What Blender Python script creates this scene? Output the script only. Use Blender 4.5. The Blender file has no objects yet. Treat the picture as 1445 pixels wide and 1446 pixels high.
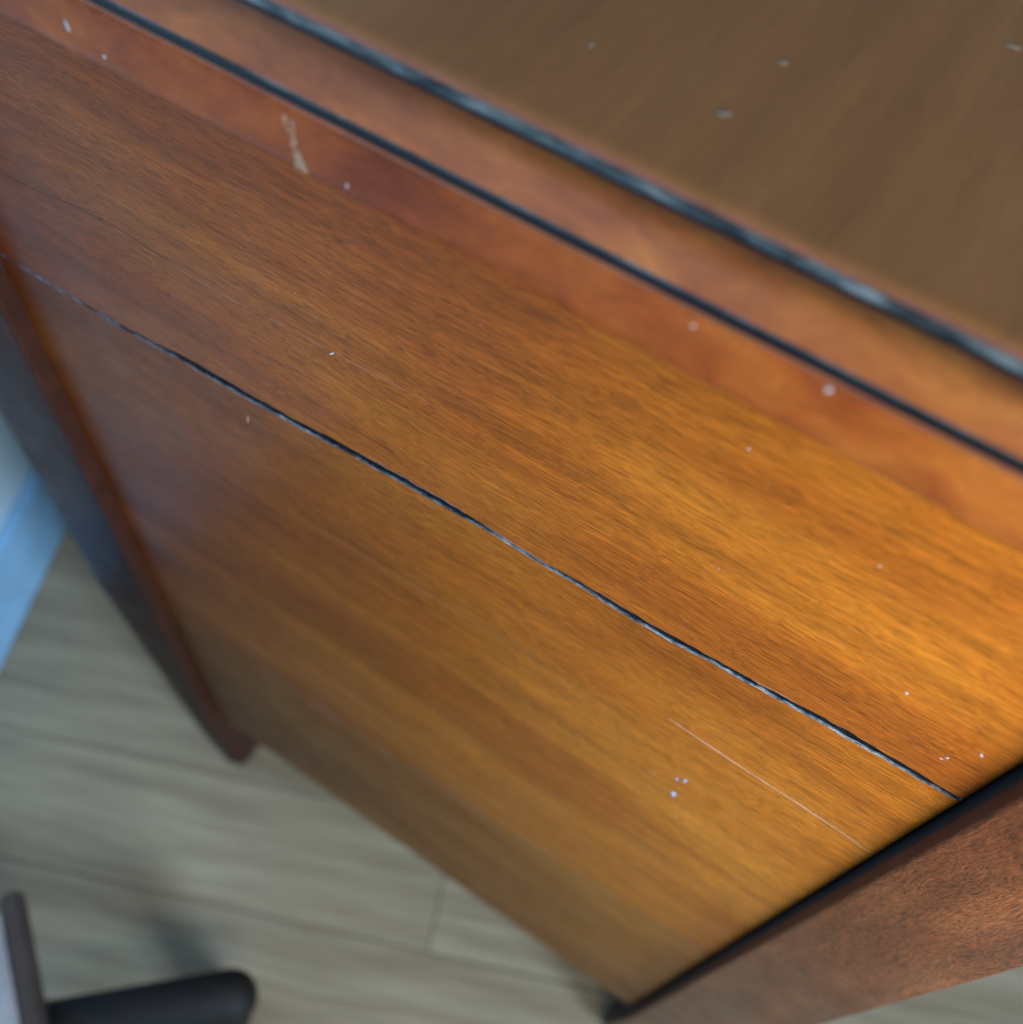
import bpy, bmesh, math, random
from mathutils import Vector, Matrix, noise

random.seed(7)
sc = bpy.context.scene
C = sc.collection
UP = 1.005                       # eye height above the floor, metres

# ------------------------------------------------------------------ camera
cam_d = bpy.data.cameras.new('camera')
cam = bpy.data.objects.new('camera', cam_d); C.objects.link(cam)
Rm = Matrix(((0.83717152, -0.49462117, 0.23343894),
             (0.54109581, 0.68677000, -0.48534760),
             (0.07974434, 0.53263202, 0.84258173)))
cam.matrix_world = Matrix.Translation((0, 0, UP)) @ Rm.to_4x4()
cam_d.sensor_fit = 'HORIZONTAL'; cam_d.sensor_width = 36.0
cam_d.lens = 36.0 * 1400.0 / 1445.0
cam_d.clip_start = 0.01; cam_d.clip_end = 50
cam_d.dof.use_dof = True
cam_d.dof.focus_distance = 0.335
cam_d.dof.aperture_fstop = 5.8
sc.camera = cam

# ------------------------------------------------------------------ light
w = bpy.data.worlds.new('World'); sc.world = w; w.use_nodes = True
bg = w.node_tree.nodes['Background']
bg.inputs[0].default_value = (0.50, 0.72, 1.0, 1); bg.inputs[1].default_value = 0.105

def area(name, loc, target, sx, sy, power, col):
    d = bpy.data.lights.new(name, 'AREA'); d.shape = 'RECTANGLE'
    d.size = sx; d.size_y = sy; d.energy = power; d.color = col
    o = bpy.data.objects.new(name, d); C.objects.link(o)
    o.location = Vector(loc) + Vector((0, 0, UP))
    dv = Vector(target) + Vector((0, 0, UP)) - o.location
    o.rotation_euler = dv.to_track_quat('-Z', 'Y').to_euler()
    return o
area('reading_lamp', (0.27, -0.11, -0.17), (0.0, 0.17, -0.42), 0.20, 0.20, 2.15, (1.0, 0.93, 0.80))
area('window_light', (2.05, -0.5, 0.55), (-0.4, 0.1, -0.7), 0.7, 0.9, 62.0, (0.56, 0.78, 1.0))

sc.view_settings.view_transform = 'Standard'
sc.view_settings.look = 'None'
sc.view_settings.exposure = 0; sc.view_settings.gamma = 1
sc.cycles.use_denoising = True

# ------------------------------------------------------------------ helpers
def V(x, y, z): return Vector((x, y, z + UP))      # coordinates measured from the eye point

def link(name, bm, mats, parent=None, smooth=False, normals=True):
    if normals: bmesh.ops.recalc_face_normals(bm, faces=bm.faces)
    me = bpy.data.meshes.new(name); bm.to_mesh(me); bm.free()
    for m in (mats if isinstance(mats, (list, tuple)) else [mats]): me.materials.append(m)
    if smooth:
        for p in me.polygons: p.use_smooth = True
    o = bpy.data.objects.new(name, me); C.objects.link(o)
    if parent:
        o.parent = parent
        top = parent
        off = Vector((0, 0, 0))
        while top: off += top.location; top = top.parent
        o.location = -off
    return o

def empty(name, loc, label, cat, group=None):
    o = bpy.data.objects.new(name, None); C.objects.link(o); o.empty_display_size = .05
    o.location = V(*loc); o['label'] = label; o['category'] = cat
    if group: o['group'] = group
    return o

def box(bm, x0, x1, y0, y1, z0, z1, bev=0.0, seg=2):
    vs = [bm.verts.new(V(x, y, z)) for x in (x0, x1) for y in (y0, y1) for z in (z0, z1)]
    idx = [(0, 1, 3, 2), (4, 6, 7, 5), (0, 4, 5, 1), (2, 3, 7, 6), (0, 2, 6, 4), (1, 5, 7, 3)]
    fs = [bm.faces.new([vs[i] for i in f]) for f in idx]
    if bev:
        es = list({e for f in fs for e in f.edges})
        bmesh.ops.bevel(bm, geom=es, offset=bev, segments=seg, affect='EDGES', profile=.5)

def interp(pts, x):
    if x <= pts[0][0]: return pts[0][1] + (pts[1][1]-pts[0][1])/(pts[1][0]-pts[0][0])*(x-pts[0][0])
    for a, b in zip(pts, pts[1:]):
        if x <= b[0]: return a[1] + (b[1]-a[1])*(x-a[0])/(b[0]-a[0])
    a, b = pts[-2:]
    return a[1] + (b[1]-a[1])*(x-a[0])/(b[0]-a[0])

# ------------------------------------------------------------------ materials
class NT:
    def __init__(s, name):
        s.m = bpy.data.materials.new(name); s.m.use_nodes = True
        s.t = s.m.node_tree; s.t.nodes.clear()
        s.out = s.n('ShaderNodeOutputMaterial')
        s.p = s.n('ShaderNodeBsdfPrincipled'); s.l(s.p.outputs[0], s.out.inputs[0])
        s.co = s.n('ShaderNodeTexCoord').outputs['Object']
    def n(s, k): return s.t.nodes.new(k)
    def l(s, a, b): s.t.links.new(a, b)
    def mapping(s, vec, scale=(1, 1, 1), rot=(0, 0, 0), loc=(0, 0, 0)):
        n = s.n('ShaderNodeMapping'); s.l(vec, n.inputs[0])
        n.inputs['Scale'].default_value = scale; n.inputs['Rotation'].default_value = rot; n.inputs['Location'].default_value = loc
        return n.outputs[0]
    def noise(s, vec, scale=1.0, detail=4, rough=.55, dist=0.0, col=False):
        n = s.n('ShaderNodeTexNoise'); s.l(vec, n.inputs['Vector'])
        n.inputs['Scale'].default_value = scale; n.inputs['Detail'].default_value = detail
        n.inputs['Roughness'].default_value = rough; n.inputs['Distortion'].default_value = dist
        return n.outputs['Color' if col else 'Fac']
    def ramp(s, f, stops, interp='LINEAR'):
        n = s.n('ShaderNodeValToRGB'); s.l(f, n.inputs[0]); cr = n.color_ramp; cr.interpolation = interp
        while len(cr.elements) < len(stops): cr.elements.new(.5)
        for e, (p, c) in zip(cr.elements, stops):
            e.position = p; e.color = (c, c, c, 1) if isinstance(c, (int, float)) else (*c, 1)
        return n.outputs[0]
    def mix(s, fac, a, b, mode='MIX'):
        n = s.n('ShaderNodeMix'); n.data_type = 'RGBA'; n.blend_type = mode
        for v, i in ((fac, 0), (a, 6), (b, 7)):
            if isinstance(v, (int, float)): n.inputs[i].default_value = v
            elif isinstance(v, tuple): n.inputs[i].default_value = (*v, 1)
            else: s.l(v, n.inputs[i])
        return n.outputs[2]
    def vmix(s, vec, offs, amount):
        # vec + (offs - .5) * amount
        a = s.n('ShaderNodeVectorMath'); a.operation = 'SUBTRACT'; s.l(offs, a.inputs[0]); a.inputs[1].default_value = (.5, .5, .5)
        b = s.n('ShaderNodeVectorMath'); b.operation = 'MULTIPLY'; s.l(a.outputs[0], b.inputs[0]); b.inputs[1].default_value = amount
        c = s.n('ShaderNodeVectorMath'); c.operation = 'ADD'; s.l(vec, c.inputs[0]); s.l(b.outputs[0], c.inputs[1])
        return c.outputs[0]
    def math(s, op, a, b=0.0):
        n = s.n('ShaderNodeMath'); n.operation = op
        for v, i in ((a, 0), (b, 1)):
            if isinstance(v, (int, float)): n.inputs[i].default_value = v
            else: s.l(v, n.inputs[i])
        return n.outputs[0]
    def bump(s, h, strength, dist):
        n = s.n('ShaderNodeBump'); s.l(h, n.inputs['Height'])
        n.inputs['Strength'].default_value = strength; n.inputs['Distance'].default_value = dist
        s.l(n.outputs[0], s.p.inputs['Normal']); return n.outputs[0]
    def set(s, **k):
        for a, v in k.items():
            i = s.p.inputs[a.replace('_', ' ')]
            if hasattr(v, 'is_output') or isinstance(v, bpy.types.NodeSocket): s.l(v, i)
            elif isinstance(v, tuple): i.default_value = (*v, 1)
            else: i.default_value = v

def wood(name, dark, mid, light, along='X', seed=0.0, fib=1.0, curl=0.0, rough=.38, coat=.6, coatr=.1, fine_gain=1.0, broad=(4, 16), contrast=1.0, spec=.5, flen=1.0, band=.5, shift=None):
    t = NT(name)
    # put the grain direction on X of the texture space
    rot = {'X': (0, 0, 0), 'Y': (0, 0, math.radians(-90)), 'Z': (0, math.radians(90), 0)}[along]
    p = t.mapping(t.co, rot=rot, loc=(seed, seed*.37, seed*.71))
    lowc = t.noise(p, 9.0, 3, .5, col=True)
    p1 = t.vmix(p, lowc, (0.0, .012, .012))
    if curl: p1 = t.vmix(p1, t.noise(p, 26.0, 2, .5, col=True), (curl, curl, curl))
    midc = t.noise(p1, 60.0, 2, .5, col=True)
    p2 = t.vmix(p1, midc, (0.0, .0016, .0016))
    broadn = t.noise(t.mapping(p1, (broad[0], broad[1]*1.0, broad[1])), 1.0, 4, .55)
    bands = t.noise(t.mapping(p1, (3.5, 85, 85)), 1.0, 4, .6)
    fibre = t.noise(t.mapping(p2, (170*fib*flen, 2900*fib, 2900*fib)), 1.0, 3, .62)
    fibre2 = t.noise(t.mapping(p2, (52*fib*flen, 1500*fib, 1500*fib), loc=(3, 5, 7)), 1.0, 3, .6)
    pores = t.noise(t.mapping(p2, (300*fib*flen, 3000*fib, 3000*fib), loc=(9, 2, 4)), 1.0, 2, .5)
    k = contrast
    base = t.ramp(broadn, [(.5-.22/k, dark), (.5, mid), (.5+.22/k, light)])
    base = t.mix(.75*band, base, t.ramp(bands, [(.30, tuple(c*.62 for c in mid)), (.5, mid), (.68, light)]), 'SOFT_LIGHT')
    bnd = t.ramp(bands, [(.32, .62), (.5, .95), (.66, 1.12)])
    base = t.mix(.85*band, base, bnd, 'MULTIPLY')
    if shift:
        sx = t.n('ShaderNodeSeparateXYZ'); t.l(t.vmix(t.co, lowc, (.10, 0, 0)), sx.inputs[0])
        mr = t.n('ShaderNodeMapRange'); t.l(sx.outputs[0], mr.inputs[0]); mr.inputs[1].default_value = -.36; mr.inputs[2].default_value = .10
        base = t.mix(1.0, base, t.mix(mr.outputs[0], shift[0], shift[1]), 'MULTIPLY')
    f1 = t.ramp(fibre, [(.33, 1-.42*fine_gain), (.48, .98), (.66, 1+.34*fine_gain)])
    f2 = t.ramp(fibre2, [(.33, 1-.30*fine_gain), (.5, 1.0), (.68, 1+.20*fine_gain)])
    base = t.mix(1.0, base, f1, 'MULTIPLY'); base = t.mix(1.0, base, f2, 'MULTIPLY')
    po = t.ramp(pores, [(.29, 1-.35*fine_gain), (.38, 1.0)])
    base = t.mix(1.0, base, po, 'MULTIPLY')
    sm = t.noise(t.mapping(t.co, (30, 30, 30)), 1.0, 5, .6)
    h = t.math('ADD', t.math('MULTIPLY', fibre, .6), t.math('MULTIPLY', pores, .5))
    bn = t.bump(h, .12*fine_gain, .0006)
    t.set(Base_Color=base, Roughness=t.ramp(sm, [(.3, rough-.06), (.7, rough+.09)]),
          Coat_Weight=coat, Coat_Roughness=t.ramp(sm, [(.3, coatr*.75), (.7, coatr*1.5)]), Coat_IOR=1.5)
    t.p.inputs['Specular IOR Level'].default_value = spec
    t.m['out'] = 1
    return t.m

M = {}
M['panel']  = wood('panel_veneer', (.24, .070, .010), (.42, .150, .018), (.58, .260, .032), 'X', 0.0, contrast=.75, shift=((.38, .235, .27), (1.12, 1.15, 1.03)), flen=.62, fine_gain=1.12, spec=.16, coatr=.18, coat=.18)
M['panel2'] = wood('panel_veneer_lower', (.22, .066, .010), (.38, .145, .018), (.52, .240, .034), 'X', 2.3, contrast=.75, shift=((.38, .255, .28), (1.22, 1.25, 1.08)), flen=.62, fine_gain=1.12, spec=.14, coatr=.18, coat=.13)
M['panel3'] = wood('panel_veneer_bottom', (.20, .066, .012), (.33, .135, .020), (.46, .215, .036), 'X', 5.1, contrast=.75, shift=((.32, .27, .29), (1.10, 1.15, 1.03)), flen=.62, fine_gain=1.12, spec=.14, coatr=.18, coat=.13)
M['post']   = wood('post_mahogany', (.115, .038, .015), (.175, .062, .022), (.27, .112, .039), 'Z', 1.2, fib=.85, curl=.011, broad=(10, 30), contrast=1.0, fine_gain=1.45, coatr=.16, flen=1.4, spec=.25, coat=.35)
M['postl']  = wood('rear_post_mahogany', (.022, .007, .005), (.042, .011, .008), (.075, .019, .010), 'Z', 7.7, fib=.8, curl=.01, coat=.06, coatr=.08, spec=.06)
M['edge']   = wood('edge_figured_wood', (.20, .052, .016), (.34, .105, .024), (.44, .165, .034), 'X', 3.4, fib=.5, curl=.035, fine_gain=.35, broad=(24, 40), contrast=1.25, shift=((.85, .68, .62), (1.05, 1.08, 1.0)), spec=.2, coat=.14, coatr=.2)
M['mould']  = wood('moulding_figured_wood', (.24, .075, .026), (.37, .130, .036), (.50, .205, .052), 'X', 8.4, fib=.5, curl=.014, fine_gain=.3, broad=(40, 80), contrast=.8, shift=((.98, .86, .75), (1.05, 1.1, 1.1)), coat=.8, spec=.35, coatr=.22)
M['top']    = wood('tabletop_veneer', (.40, .160, .052), (.45, .184, .060), (.50, .210, .072), 'Y', 4.4, fib=.4, fine_gain=.15, band=.25, broad=(5, 22), rough=.5, coat=.4, coatr=.3)
M['inside'] = wood('carcass_wood', (.05, .02, .01), (.09, .04, .02), (.13, .06, .03), 'X', 4.9, coat=0)

def plain(name, col, rough=.5, coat=0, var=.25, vs=60, metal=0):
    t = NT(name); n = t.noise(t.mapping(t.co, (vs, vs, vs)), 1.0, 5, .6)
    c = t.mix(1.0, col, t.ramp(n, [(.3, 1-var), (.7, 1+var)]), 'MULTIPLY')
    t.set(Base_Color=c, Roughness=rough, Coat_Weight=coat, Metallic=metal); t.bump(n, .15, .001)
    return t.m
def line_mat(name, amount):
    t = NT(name)
    n = t.noise(t.mapping(t.co, (22, 160, 160)), 1.0, 4, .6)
    c = t.ramp(n, [(.48-amount, (.008, .010, .014)), (.62, (.018, .023, .030)), (.76, (.20, .24, .27))])
    t.set(Base_Color=c, Roughness=.42, Coat_Weight=.25, Coat_Roughness=.3); t.bump(n, .5, .001)
    return t.m
M['line'] = line_mat('black_groove_lacquer', 0.0)
t = NT('worn_groove_sheen')
n_ = t.noise(t.mapping(t.co, (60, 260, 260)), 1.0, 4, .6)
t.set(Base_Color=t.ramp(n_, [(.38, (.014, .018, .022)), (.50, (.07, .09, .10)), (.68, (.21, .25, .26))]), Roughness=.42, Coat_Weight=.25, Coat_Roughness=.25); t.bump(n_, .3, .001); M['worn_sheen'] = t.m  # dusty wear plus the blue-grey reflection, both put into the colour
M['lip'] = plain('pink_lit_lip', (.36, .13, .07), .45, .4, vs=70)  # pink lip wood; the light the fascia lip catches is in its colour
t = NT('crack_fibre_glint')
n1 = t.noise(t.mapping(t.co, (260, 1400, 1400)), 1.0, 4, .65)
n2 = t.noise(t.mapping(t.co, (55, 55, 55)), 1.0, 3, .6)
sx = t.n('ShaderNodeSeparateXYZ'); t.l(t.co, sx.inputs[0])
fade = t.n('ShaderNodeMapRange'); t.l(sx.outputs[0], fade.inputs[0])     # pale fibres with blue light painted in, stronger towards the front leg
fade.inputs[1].default_value = -.12; fade.inputs[2].default_value = .05; fade.inputs[3].default_value = -.085; fade.inputs[4].default_value = .015
t.set(Base_Color=t.ramp(t.math('ADD', t.math('ADD', t.math('MULTIPLY', n1, .6), t.math('MULTIPLY', n2, .4)), fade.outputs[0]), [(.36, (.012, .018, .028)), (.49, (.16, .26, .36)), (.60, (.44, .58, .70))]), Roughness=.6)
t.bump(n1, .6, .001); M['crack'] = t.m
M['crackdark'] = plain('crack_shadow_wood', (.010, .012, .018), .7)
M['hair'] = plain('split_edge_fibres', (.66, .60, .62), .5, vs=400, var=.5)
M['rim'] = plain('splinter_fibres', (.30, .24, .26), .5, vs=400, var=.6)
M['speck'] = plain('dried_paint', (.62, .68, .82), .45, vs=500)
M['crust'] = plain('dried_glue', (.36, .27, .19), .8, vs=500, var=.6)
M['black'] = plain('black_rubber', (.007, .006, .006), .7, 0, .6, vs=90)
M['brownbar'] = plain('dark_brown_lacquer', (.060, .042, .036), .5, vs=40)
M['palebar'] = plain('pale_bar_side', (.42, .42, .46), .6, vs=40)
M['wall'] = plain('wall_paint', (.60, .80, .94), .7, var=.05, vs=20)
M['skirt'] = plain('skirting_paint', (.33, .62, .93), .5, var=.10, vs=30)
M['glide'] = plain('black_glide', (.01, .012, .015), .6)

def floor_mat():
    t = NT('laminate_oak')
    at = t.n('ShaderNodeObjectInfo').outputs['Random']
    off = t.n('ShaderNodeCombineXYZ'); t.l(t.math('MULTIPLY', at, 17.0), off.inputs[0]); t.l(t.math('MULTIPLY', at, 5.0), off.inputs[1])
    a = t.n('ShaderNodeVectorMath'); a.operation = 'ADD'; t.l(t.co, a.inputs[0]); t.l(off.outputs[0], a.inputs[1])
    p = t.vmix(a.outputs[0], t.noise(a.outputs[0], 7.0, 3, .5, col=True), (0, .010, 0))
    g = t.noise(t.mapping(p, (3.0, 42, 42)), 1.0, 5, .6)
    g2 = t.noise(t.mapping(p, (10, 190, 190)), 1.0, 4, .6)
    c = t.ramp(g, [(.32, (.30, .230, .150)), (.5, (.400, .318, .212)), (.68, (.48, .395, .272))])
    c = t.mix(1.0, c, t.ramp(g2, [(.3, .8), (.7, 1.15)]), 'MULTIPLY')
    k = t.noise(t.mapping(a.outputs[0], (5, 14, 5)), 1.0, 2, .4)
    c = t.mix(t.ramp(k, [(.70, 0.0), (.78, .55)]), c, (.10, .08, .06))
    c = t.mix(1.0, c, t.ramp(at, [(0, .88), (1, 1.1)]), 'MULTIPLY')
    t.set(Base_Color=c, Roughness=.42, Coat_Weight=.2, Coat_Roughness=.25); t.bump(g2, .1, .001)
    return t.m
M['floor'] = floor_mat()

# ------------------------------------------------------------------ floor
ANG = math.atan2(.207, .516)
fl = bpy.data.objects.new('floor', None); C.objects.link(fl); fl['kind'] = 'structure'
bm = bmesh.new(); box(bm, -3, 3, -3, 3, -1.045, -1.0162)
sub = link('subfloor', bm, plain('subfloor_dark', (.02, .016, .012), .8), fl)
W_, L_, TH, GAP = .118, 1.15, .010, .0009
ax = Vector((math.cos(ANG), math.sin(ANG), 0)); ay = Vector((-math.sin(ANG), math.cos(ANG), 0))
P0 = Vector((-.078, .125, 0))          # joint corner seen beside the cabinet
bm = bmesh.new()
vs = []
for x in (0, L_-GAP):
    for y in (0, W_-GAP):
        for z in (-TH, 0): vs.append(bm.verts.new((x, y, z)))
fs = [bm.faces.new([vs[i] for i in f]) for f in [(0,1,3,2),(4,6,7,5),(0,4,5,1),(2,3,7,6),(0,2,6,4),(1,5,7,3)]]
bmesh.ops.bevel(bm, geom=[e for e in bm.edges if all(v.co.z > -.001 for v in e.verts)], offset=.0004, segments=1, affect='EDGES')
bmesh.ops.recalc_face_normals(bm, faces=bm.faces)
pl_me = bpy.data.meshes.new('plank'); bm.to_mesh(pl_me); bm.free(); pl_me.materials.append(M['floor'])
for r in range(-12, 13):
    sh = 0 if r == 0 else (r*.437*L_) % L_
    for k in range(-2, 2):
        if abs(k*L_ + sh + L_/2) > 2.0: continue
        o = bpy.data.objects.new('plank', pl_me); C.objects.link(o); o.parent = fl
        q = P0 + ax*(k*L_ + sh) + ay*(r*W_)
        o.location = (q.x, q.y, random.uniform(-.0002, .0002)); o.rotation_euler = (0, 0, ANG)

# ------------------------------------------------------------------ wall and skirting
wa = Vector((-.680, .2626, 0)); wb = Vector((-.6115, .1086, 0)); wd = (wb-wa).normalized()
wn = Vector((-wd.y, wd.x, 0));  wn = wn if wn.x > 0 else -wn
def slab(name, s0, s1, off0, off1, z0, z1, mat, bev=0, parent=None):
    bm = bmesh.new(); vs = []
    for s in (s0, s1):
        for o_ in (off0, off1):
            for z in (z0, z1):
                p = wa + wd*s + wn*o_; vs.append(bm.verts.new(V(p.x, p.y, z)))
    fs = [bm.faces.new([vs[i] for i in f]) for f in [(0,1,3,2),(4,6,7,5),(0,4,5,1),(2,3,7,6),(0,2,6,4),(1,5,7,3)]]
    if bev: bmesh.ops.bevel(bm, geom=list(bm.edges), offset=bev, segments=2, affect='EDGES')
    return link(name, bm, mat, parent)
wl = slab('wall', -1.6, 1.3, -.12, -.0125, -1.02, 1.3, M['wall']); wl['kind'] = 'structure'
wl['label'] = 'pale blue wall at the left edge behind the cabinet leg'; wl['category'] = 'wall'
sk = slab('skirting_board', -1.6, 1.3, -.012, 0, -1.0045, -.902, M['skirt'], .003)
sk['label'] = 'blue skirting board meeting the wooden floor left of the cabinet leg'; sk['category'] = 'skirting board'

# ------------------------------------------------------------------ cabinet
cab = empty('cabinet', (-.13, .16, -1.005), 'polished orange brown wooden cabinet with cracked side panel and black grooved top', 'cabinet')
X0, X1 = -.353, .0940
YF = .17
CR = [(-.3506,-.3288),(-.3248,-.3292),(-.3036,-.329),(-.2808,-.3285),(-.2538,-.3259),(-.2408,-.3243),(-.2073,-.3232),(-.1814,-.3213),(-.1529,-.3184),(-.1126,-.3157),(-.087,-.3153),(-.0711,-.3160),(-.0469,-.3153),(-.0261,-.3155),(-.0095,-.3145),(.0154,-.3122),(.0312,-.3109),(.044,-.3097),(.0566,-.3089),(.0696,-.3085),(.0815,-.3084),(.0946,-.3086)]
CW = [(-.353,.0003),(-.30,.0005),(-.25,.0012),(-.235,.0020),(-.20,.0016),(-.16,.0018),(-.11,.0019),(-.088,.0009),(-.07,.0008),(-.04,.0014),(-.01,.0017),(0,.0012),(.03,.0015),(.055,.0017),(.08,.0014),(.094,.0007)]
SM = [(-.353,-.668),(-.2394,-.6695),(-.1741,-.6679),(-.105,-.6605),(-.0353,-.6525),(.0363,-.643),(.0953,-.634)]
def crack_mid(x): return interp(CR, x) + .0005*(noise.noise(Vector((x*90, 1.3, 0)))) + .00022*noise.noise(Vector((x*420, 4.3, 0)))
def crack_w(x): return max(.00015, 2.5*interp(CW, x)*(1 + .35*noise.noise(Vector((x*160, 8.1, 0)))) + .0002*noise.noise(Vector((x*900, 2.1, 0))))
def seam(x): return interp(SM, x) + .0003*noise.noise(Vector((x*40, 5.5, 0)))

def columns():
    xs = [X0 + .0004]
    n = 520
    for i in range(1, n): xs.append(X0 + (X1-.004-X0)*i/n)
    r = .004
    for k in range(17): xs.append(X1 - r + r*math.sin(k/16*math.pi/2))
    return xs
def yfront(x):
    r = .004
    d = x - (X1 - r)
    y = YF
    if d > 0: y += .55*(r - math.sqrt(max(0, r*r - min(d, r)**2)))
    return y + .00012*noise.noise(Vector((x*14, 0, 3)))     # faint cupping of the board

def board(name, ztop, zbot, mat, rim_top=None, rim_bot=None, name_e=False):
    bm = bmesh.new(); rings = []
    for x in columns():
        y = yfront(x); zt, zb = ztop(x), zbot(x)
        e = .00005 if name_e else .00018
        prof = [(YF+.013, zt), (y + .0009, zt), (y + e, zt), (y, zt - e)]
        m = 10
        for k in range(1, m): prof.append((y, zt-e + (zb+e-(zt-e))*k/m))
        prof += [(y, zb + e), (y + e, zb), (y + .0016, zb), (YF+.013, zb)]
        rings.append([bm.verts.new(V(x, py, pz)) for py, pz in prof])
    n = len(rings[0])
    for a, b in zip(rings, rings[1:]):
        for k in range(n-1):
            f = bm.faces.new((a[k], a[k+1], b[k+1], b[k])); f.smooth = False
            if rim_top is not None and k in (1, 2): f.material_index = rim_top
            if rim_top is not None and k == 0: f.material_index = 2
            if rim_bot is not None and k in (n-3,): f.material_index = rim_bot
            if rim_bot is not None and k == n-2: f.material_index = 2
        bm.faces.new((a[n-1], a[0], b[0], b[n-1]))
    bm.faces.new(rings[0]); bm.faces.new(rings[-1][::-1])
    return link(name, bm, [mat, M['crack'], M['crackdark']], cab)

b1 = board('board', lambda x: -.1703, lambda x: crack_mid(x) + crack_w(x)*.5, M['panel'], None, 2)
b2 = board('board', lambda x: crack_mid(x) - crack_w(x)*.5, lambda x: seam(x) + .00006, M['panel2'], 1, None)
b3 = board('board', lambda x: seam(x) - .00006, lambda x: -.8976, M['panel3'], None, None, True)
b1['label'] = 'upper board of the side panel above the long crack'
b2['label'] = 'middle board of the side panel below the long crack'
b3['label'] = 'shaded lowest board of the side panel'

# backing inside the cabinet
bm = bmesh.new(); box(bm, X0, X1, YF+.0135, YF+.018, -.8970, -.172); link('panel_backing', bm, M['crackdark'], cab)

# thin secondary splits: slivers of lifted fibre lying in the surface
def sliver(pts, wid, mat, parent, name='hairline_split', lift=.00008, gaps=0.0, sd=0, step=.0012):
    bm = bmesh.new(); prev = None
    x = pts[0][0]; xe = pts[-1][0]; L = xe - x
    while x <= xe:
        u = (x-pts[0][0])/L
        z = interp(pts, x) + .0003*noise.noise(Vector((x*110, sd, 0)))
        ww = wid*(.45 + .9*abs(noise.noise(Vector((x*260, sd+3, 0)))))*min(1, u*5, (1-u)*5)
        y = yfront(x)
        skip = gaps and noise.noise(Vector((x*70, sd+9, 0))) < gaps
        cur = None if skip else [bm.verts.new(V(x, y + .00005, z+ww/2)), bm.verts.new(V(x, y - lift, z-ww*.1)), bm.verts.new(V(x, y + .00005, z-ww/2))]
        if prev and cur:
            bm.faces.new((prev[0], prev[1], cur[1], cur[0])); bm.faces.new((prev[1], prev[2], cur[2], cur[1]))
        prev = cur; x += step
    return link(name, bm, mat, parent)
sec = [(.0011,-.3737),(.0159,-.3750),(.0372,-.3768),(.0539,-.3772),(.0667,-.3779),(.0821,-.3792),(.0937,-.3812)]
sliver(sec, .0007, M['hair'], b2, sd=1)
fine = [(-.2365,-.2657),(-.2258,-.2664),(-.2131,-.2662),(-.1965,-.2655),(-.1769,-.2637),(-.1491,-.2622),(-.1312,-.2612),(-.111,-.2595)]
sliver([(x, seam(x)) for x in (-.26, -.17, -.10, -.03, .04, .092)], .0030, plain('dull_seam_glue', (.26, .19, .20), .5, vs=300), b2, 'seam_glue', sd=15, gaps=-.15)
sliver(fine, .0005, plain('faint_split_fibres', (.30, .20, .20), .5, vs=400, var=.5), b1, gaps=-.12, sd=5)
sliver([(-.3217,-.2704),(-.2977,-.2674),(-.2779,-.2640),(-.2576,-.2625),(-.2365,-.2650)], .0009, M['crackdark'], b1, gaps=-.2, sd=8)
sliver([(-.19,-.40),(-.12,-.397),(-.05,-.392)], .00022, plain('faint_scratch', (.34, .20, .14), .5, vs=400), b2, gaps=.0, sd=12)
# paler lifted rim beside the long crack
def crack_rim(x0, x1, side, wid, sd):
    pts = [(x0 + (x1-x0)*i/60, 0) for i in range(61)]
    pts = [(x, crack_mid(x) + side*(crack_w(x)*.5 + wid*.45)) for x, _ in pts]
    sliver(pts, wid, M['rim'], b2 if side < 0 else b1, 'splintered_rim', gaps=0.0, sd=sd, lift=.00012, step=.0005)
crack_rim(-.15, -.10, 1, .0003, 21)
crack_rim(-.092, -.06, 1, .0003, 25)
crack_rim(.018, .034, 1, .0003, 31)
crack_rim(-.245, -.20, -1, .0003, 41)

# specks of dried paint and dust caught in the lacquer
def speck(name, x, z, w_, h_, mat, parent, y=None, rot=0.0, th=.0004):
    bm = bmesh.new(); bmesh.ops.create_icosphere(bm, subdivisions=1, radius=1)
    for v in bm.verts:
        k = .95 + 1.1*noise.noise(v.co*1.3 + Vector((x*900, z*700, 0)))
        px, pz = v.co.x*w_*.5*k, v.co.z*h_*.5*k
        c, s = math.cos(rot), math.sin(rot)
        v.co = V(x + px*c - pz*s, (YF if y is None else y) + v.co.y*th*k, z + px*s + pz*c)
    return link(name, bm, mat, parent, True)
S = M['speck']
for a in [(.0196,-.4419,.0024,.0062,.2),(.0170,-.4232,.0011,.0016,0),(.0202,-.4205,.0017,.0034,-.3)]: speck('paint_speck', a[0], a[1], a[2], a[3], plain('blue_paint', (.42,.55,.95), .4, vs=500), b2, rot=a[4])
for a in [(.0790,-.2890,.0011,.0010,.2),(.0782,-.2912,.0010,.0008,0),(.0845,-.2773,.0018,.0024,.3),(-.0166,-.2038,.0006,.0009,0),(-.0092,-.2604,.0005,.0009,0),(.0274,-.2208,.0005,.0012,0),(.0561,-.2681,.0016,.0005,0)]: speck('paint_speck', *a[:4], S, b1, rot=a[4])
speck('dust_fleck', -.1590, -.2641, .0034, .0007, S, b1, rot=.75)
for a in [(-.2106,-.3411,.0012,.0062,-.25)]: speck('dust_fleck', *a[:4], plain('straw_fleck', (.60,.42,.22), .6), b2, rot=a[4])
for a in [(-.2287,-.4987,.0012,.0014,0),(.0266,-.4626,.0009,.0013,0),(.0077,-.4321,.0013,.0009,0),(-.0627,-.5166,.001,.0014,0)]: speck('dust_fleck', *a[:4], plain('grey_fleck', (.40,.33,.30), .6), b2, rot=a[4])
speck('dust_fleck', .0002, -.7759, .0028, .0026, plain('dim_fleck', (.40,.36,.34), .6), b3)
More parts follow.
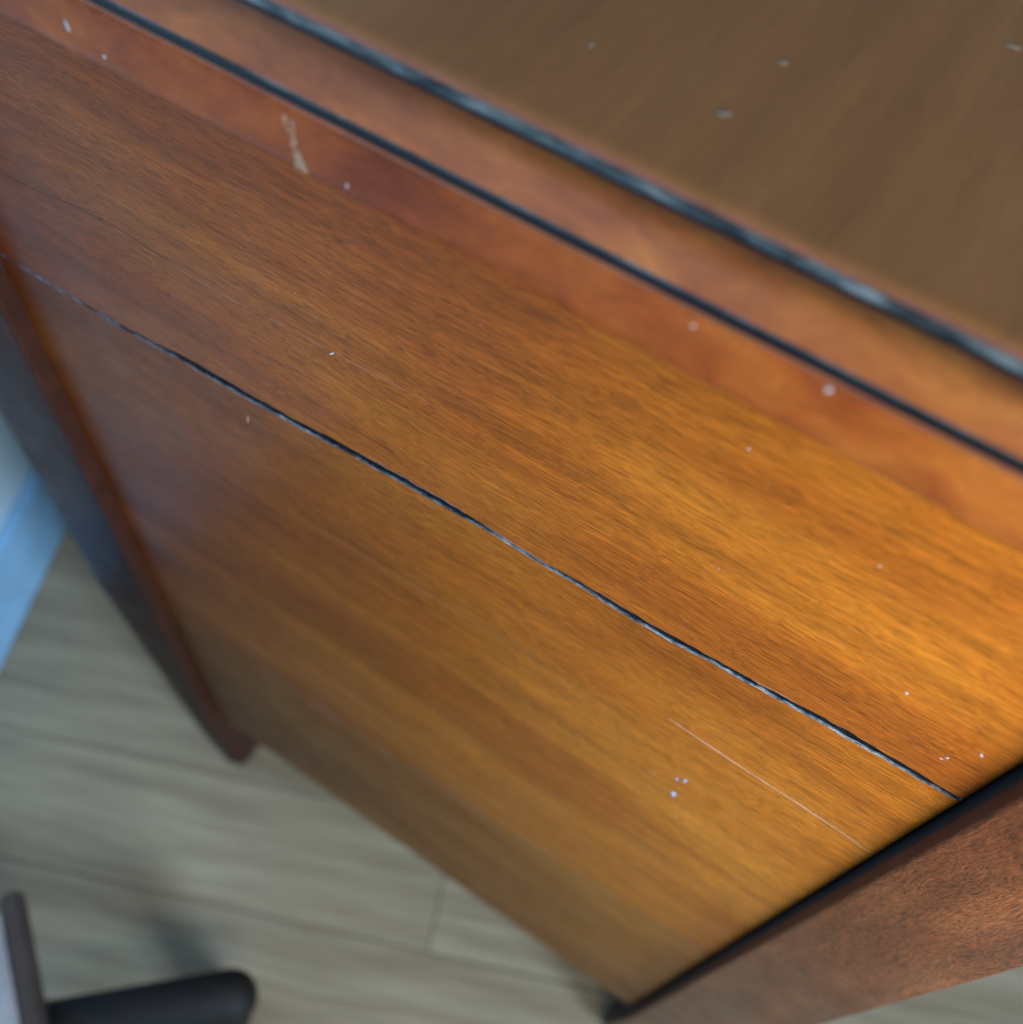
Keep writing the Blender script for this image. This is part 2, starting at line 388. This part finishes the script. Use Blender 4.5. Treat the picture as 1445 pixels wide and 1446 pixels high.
for i in range(12):
    x = random.uniform(-.32, .08); z = random.uniform(-.30, -.20)
    bd = b1
    if i % 2: z = random.uniform(-.60, -.34); bd = b2
    speck('dust_fleck', x, z, random.uniform(.00015, .0004), random.uniform(.00015, .0005), S, bd, th=.00015)

# posts (legs)
def post(name, outer, inner, y0, y1, mat, bev=.0016):
    bm = bmesh.new()
    N = 40; rows = []
    zs = [-.1703 + (-.992+.1703)*i/N for i in range(N+1)]
    for z in zs:
        rows.append((interp(inner, -z), interp(outer, -z), z))
    prof = [(y0, 0), (y0, 1), (y1, 1), (y1, 0)]
    rings = []
    for xi, xo, z in rows:
        sgn = 1 if xo > xi else -1
        b = bev*1.0
        pts = []
        # rounded front corners
        for k in range(5):
            a = k/4*math.pi/2; pts.append((xi + sgn*(b - b*math.cos(a)), y0 + b - b*math.sin(a)))
        for k in range(5):
            a = k/4*math.pi/2; pts.append((xo - sgn*(b - b*math.sin(a)), y0 + b - b*math.cos(a)))
        pts += [(xo, y1), (xi, y1), (xi, y0 + .0076)]
        rings.append([bm.verts.new(V(px, py, z)) for px, py in pts])
    n = len(rings[0])
    for a, b in zip(rings, rings[1:]):
        for k in range(n):
            f = bm.faces.new((a[k], a[(k+1) % n], b[(k+1) % n], b[k])); f.smooth = k not in (n-4, n-3, n-2, n-1)
    bm.faces.new(rings[0]); bm.faces.new(rings[-1][::-1])
    return link(name, bm, mat, cab)
outer = [(0, -.416), (.70, -.416), (.80, -.400), (.90, -.3865), (.96, -.374), (.995, -.362)]
inner = [(0, -.3528), (.90, -.3528), (.95, -.346), (.995, -.330)]
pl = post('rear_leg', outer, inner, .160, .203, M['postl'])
pl.data.materials.append(plain('lit_inner_face', (.050, .015, .009), .45))
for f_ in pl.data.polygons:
    if f_.normal.x > .8: f_.material_index = 1  # light falling on the inner face is put into its redder colour
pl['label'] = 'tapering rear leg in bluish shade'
outer2 = [(0, .1512), (.72, .1512), (.80, .149), (.90, .140), (.995, .125)]
inner2 = [(0, .0955), (.90, .0955), (.995, .088)]
pr = post('front_leg', outer2, inner2, .1588, .203, M['post'])
pr.data.materials.append(M['crackdark']); pr.data.materials.append(plain('inner_face_shade', (.065, .020, .012), .6))
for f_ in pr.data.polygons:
    if f_.normal.x < -.9: f_.material_index = 1 if f_.center.y > .1665 else 2  # shade on the inner face painted in: black at the back, brown in front
pr['label'] = 'front leg of dark curly-grained mahogany'
for (x, y) in ((-.351, .1755), (.107, .181)):
    bm = bmesh.new(); bmesh.ops.create_cone(bm, cap_ends=True, segments=28, radius1=.0165, radius2=.014, depth=.0125)
    for v in bm.verts: v.co += V(x, y, -.9985)
    link('glide', bm, M['glide'], pl if x < 0 else pr, True)

# top: fascia, moulding, two black grooves and the tabletop, run round the edge with mitres
TX0, TX1, TY0, TY1 = -.436, .171, .152, .86
def ring_strip(name, prof, mat, mats_by=None, parent=cab, smooth=True, wob=0.0, cap=False):
    """prof: list of (inset, z). Sweeps the profile round the top's outline."""
    bm = bmesh.new()
    corners = [(TX0, TY0, 1, 1), (TX1, TY0, -1, 1), (TX1, TY1, -1, -1), (TX0, TY1, 1, -1)]
    path = []
    N = 240
    for i in range(N): 
        u = i/N; path.append((TX0 + (TX1-TX0)*u, TY0, 1-2*u, 1))
    path.append((TX1, TY0, -1, 1)); path.append((TX1, TY1, -1, -1)); path.append((TX0, TY1, 1, -1))
    rings = []
    for j, (px, py, sx, sy) in enumerate(path):
        r = []
        for q, (d, z) in enumerate(prof):
            zz = z; dd = d
            if wob and 0 < q < len(prof)-1 and 0 < j < N:
                zz += wob*noise.noise(Vector((px*150, q*3.1, 0))) ; dd += wob*.6*noise.noise(Vector((px*130, q*5.1, 2)))
            if j <= N:   # front run: straight along X, mitred ends
                x = max(TX0 + dd, min(TX1 - dd, px)); y = TY0 + dd
            else:
                x = px + sx*dd; y = py + sy*dd
            r.append(bm.verts.new(V(x, y, zz)))
        rings.append(r)
    n = len(prof)
    for i in range(len(rings)):
        a, b = rings[i], rings[(i+1) % len(rings)]
        for k in range(n-1):
            vsq = []
            for v in (a[k], a[k+1], b[k+1], b[k]): vsq.append(v)
            if (a[k].co-b[k].co).length < 1e-7 or (a[k+1].co-b[k+1].co).length < 1e-7: 
                if (a[k].co-b[k].co).length < 1e-7 and (a[k+1].co-b[k+1].co).length < 1e-7: continue
            f = bm.faces.new(vsq); f.smooth = smooth
            if mats_by: f.material_index = mats_by[k]
    if cap: bm.faces.new([r[-1] for r in rings])
    bmesh.ops.remove_doubles(bm, verts=bm.verts, dist=1e-6)
    return link(name, bm, mat, parent)

ring_strip('fascia', [(.0262, -.1698), (.0004, -.1698), (0, -.1694), (0, -.1660), (0, -.1600), (0, -.1540), (.0002, -.1529), (.0008, -.1522), (.0016, -.1519)], [M['edge'], M['lip']], mats_by=[0]*7+[1])
ring_strip('groove_line', [(.0016, -.1519), (.0018, -.1524), (.0029, -.1525), (.0036, -.1519), (.0041, -.1513), (.0044, -.1510)], [M['line'], M['worn_sheen']], mats_by=[0, 0, 0, 0, 1], wob=.0002)
ml = []
for k in range(13):
    a = k/12
    d = .0044 + (.0158-.0044)*a
    z = -.1510 + (.0075)*a + .0027*math.sin(math.pi*a)
    ml.append((d, z))
ring_strip('moulding', ml, M['mould'])
ring_strip('groove_line', [(.0158, -.1435), (.0161, -.1440), (.0170, -.1440), (.0175, -.1434), (.0179, -.1427), (.0184, -.1421), (.0190, -.1417)], [M['line'], M['worn_sheen']], mats_by=[0, 0, 0, 1, 1, 1], wob=.00045)
ring_strip('tabletop', [(.0190, -.1417), (.0202, -.1409), (.0225, -.1405), (.0250, -.1405)], [M['top'], M['lip']], mats_by=[1, 0, 0], cap=True)

# underside and the body behind, so that the cabinet is a closed piece
bm = bmesh.new(); box(bm, TX0+.03, TX1-.03, TY0+.03, TY1-.03, -.1697, -.150); link('top_core', bm, M['inside'], cab)
bm = bmesh.new(); box(bm, X0, X1, YF+.019, TY1-.02, -.8970, -.880); link('bottom_panel', bm, M['inside'], cab)
bm = bmesh.new(); box(bm, -.365, -.355, .2035, TY1-.055, -.8960, -.1705); link('back_panel', bm, M['inside'], cab)
bm = bmesh.new(); box(bm, .128, .146, .2035, TY1-.055, -.8960, -.1705); link('front_panel', bm, M['post'], cab)

# crusty glue stain and flecks on the fascia
fa = [o for o in cab.children if o.name.startswith('fascia')][0]
rnd = random.Random(3)
bm = bmesh.new()
for i in range(640):
    u = rnd.random()
    hw = interp([(0, .0020), (.12, .0024), (.3, .0016), (.42, .0010), (.6, .0013), (1, .0022)], u)
    cx = -.1482 + .0028*u + rnd.uniform(-hw, hw)*(.75 + .6*noise.noise(Vector((u*9, 3.3, 0))))
    cz = -.1550 - .0143*u
    if .05 < u < .5 and (rnd.random() < .45 or (u < .25 and abs(cx + .1482 - .0028*u) < .0007)): continue
    r = rnd.uniform(.00010, .00042)
    if noise.noise(Vector((cx*1500, cz*900, 2))) < -.02: continue
    mt = Matrix.Translation(V(cx, TY0, max(cz, -.1694))) @ Matrix.Diagonal((r, .00018, r, 1))
    bmesh.ops.create_icosphere(bm, subdivisions=1, radius=1, matrix=mt)
link('glue_stain', bm, M['crust'], fa)
for a in [(-.0056,-.1542,.0018,.0020),(-.0370,-.1552,.0010,.0010),(-.2234,-.1622,.0022,.0040),(-.2115,-.1658,.0011,.0014),(-.1309,-.1664,.001,.0012)]:
    speck('paint_speck', *a, plain('pale_paint_fleck', (.50, .50, .54), .5, vs=500), fa, y=TY0, th=.00025)
tt = [o for o in cab.children if o.name.startswith('tabletop')][0]
def tspeck(x, y, a, b, rot):
    bm = bmesh.new(); bmesh.ops.create_icosphere(bm, subdivisions=2, radius=1)
    for v in bm.verts:
        k = 1 + .4*noise.noise(v.co*1.5 + Vector((x*300, y*300, 0)))
        p = Vector((v.co.x*a*k, v.co.y*b*k, v.co.z*.00025)); p.rotate(Matrix.Rotation(rot, 3, 'Z'))
        v.co = p + V(x, y, -.1405)
    link('dust_fleck', bm, plain('top_fleck', (.30, .26, .20), .6, vs=400), tt, True)
tspeck(-.0959, .2047, .0007, .0007, 0); tspeck(-.0582, .2016, .0020, .0008, .6); tspeck(-.0556, .2292, .0014, .0006, .2); tspeck(-.0109, .2753, .0022, .0008, .1)

# ------------------------------------------------------------------ stool at the lower left
st = empty('stool', (-.30, -.06, -1.005), 'dark stool frame with black rounded foot bar, cut off by the lower left corner', 'stool')
def bar(name, p0, p1, r, mat, zc, cap0=True, prof='round', parent=st):
    bm = bmesh.new()
    a = Vector((p0[0], p0[1], zc)); b = Vector((p1[0], p1[1], zc)); d = (b-a).normalized(); s = Vector((-d.y, d.x, 0)); u = Vector((0, 0, 1))
    rings = []
    stations = [(0, 1.0), (.5, 1.0), (1.0, 1.0)]
    L = (b-a).length
    st_ = [(0, 1)] + [((L - r + r*math.sin(k/8*math.pi/2))/L, math.cos(k/8*math.pi/2)) for k in range(0, 8)] + [(1, .06)]
    for tpos, k in st_:
        c = a + d*(L*tpos)
        rings.append([bm.verts.new(V(*(c + s*(r*k*math.cos(q/20*2*math.pi)) + u*(r*k*math.sin(q/20*2*math.pi))))) for q in range(20)])
    for x, y in zip(rings, rings[1:]):
        for q in range(20): bm.faces.new((x[q], x[(q+1) % 20], y[(q+1) % 20], y[q]))
    bm.faces.new(rings[0]); bm.faces.new(rings[-1][::-1])
    return link(name, bm, mat, parent, True)
bar('foot_bar', (-.458, -.262), (-.165, .011), .0215, M['black'], -.89)
# upright rail crossing above it: dark face and a pale side
bm = bmesh.new()
d = Vector((.087, -.056, 0)).normalized(); s = Vector((-d.y, d.x, 0))
def railbox(bm, o, L0, L1, s0, s1, z0, z1, bev):
    vs = [bm.verts.new(V(*(Vector((o[0], o[1], 0)) + d*l + s*q), z)) if False else bm.verts.new(Vector((o[0], o[1], 0)) + d*l + s*q + Vector((0, 0, z + UP))) for l in (L0, L1) for q in (s0, s1) for z in (z0, z1)]
    fs = [bm.faces.new([vs[i] for i in f]) for f in [(0,1,3,2),(4,6,7,5),(0,4,5,1),(2,3,7,6),(0,2,6,4),(1,5,7,3)]]
    bmesh.ops.bevel(bm, geom=list({e for f in fs for e in f.edges}), offset=bev, segments=3, affect='EDGES')
railbox(bm, (-.362, -.0345), 0, .45, -.0172, 0, -.866, -.85, .003)
link('rail', bm, M['brownbar'], st)
bm = bmesh.new(); railbox(bm, (-.362, -.0345), .010, .45, -.075, -.0175, -.864, -.849, .003); link('rail_cover', bm, M['palebar'], st)
for (x, y) in ((-.193, -.015), (-.42, -.2266)):
    bm = bmesh.new(); bmesh.ops.create_cone(bm, cap_ends=True, segments=20, radius1=.0175, radius2=.0175, depth=.10)
    for v in bm.verts: v.co += V(x, y, -.954)
    link('foot', bm, M['black'], st, True)
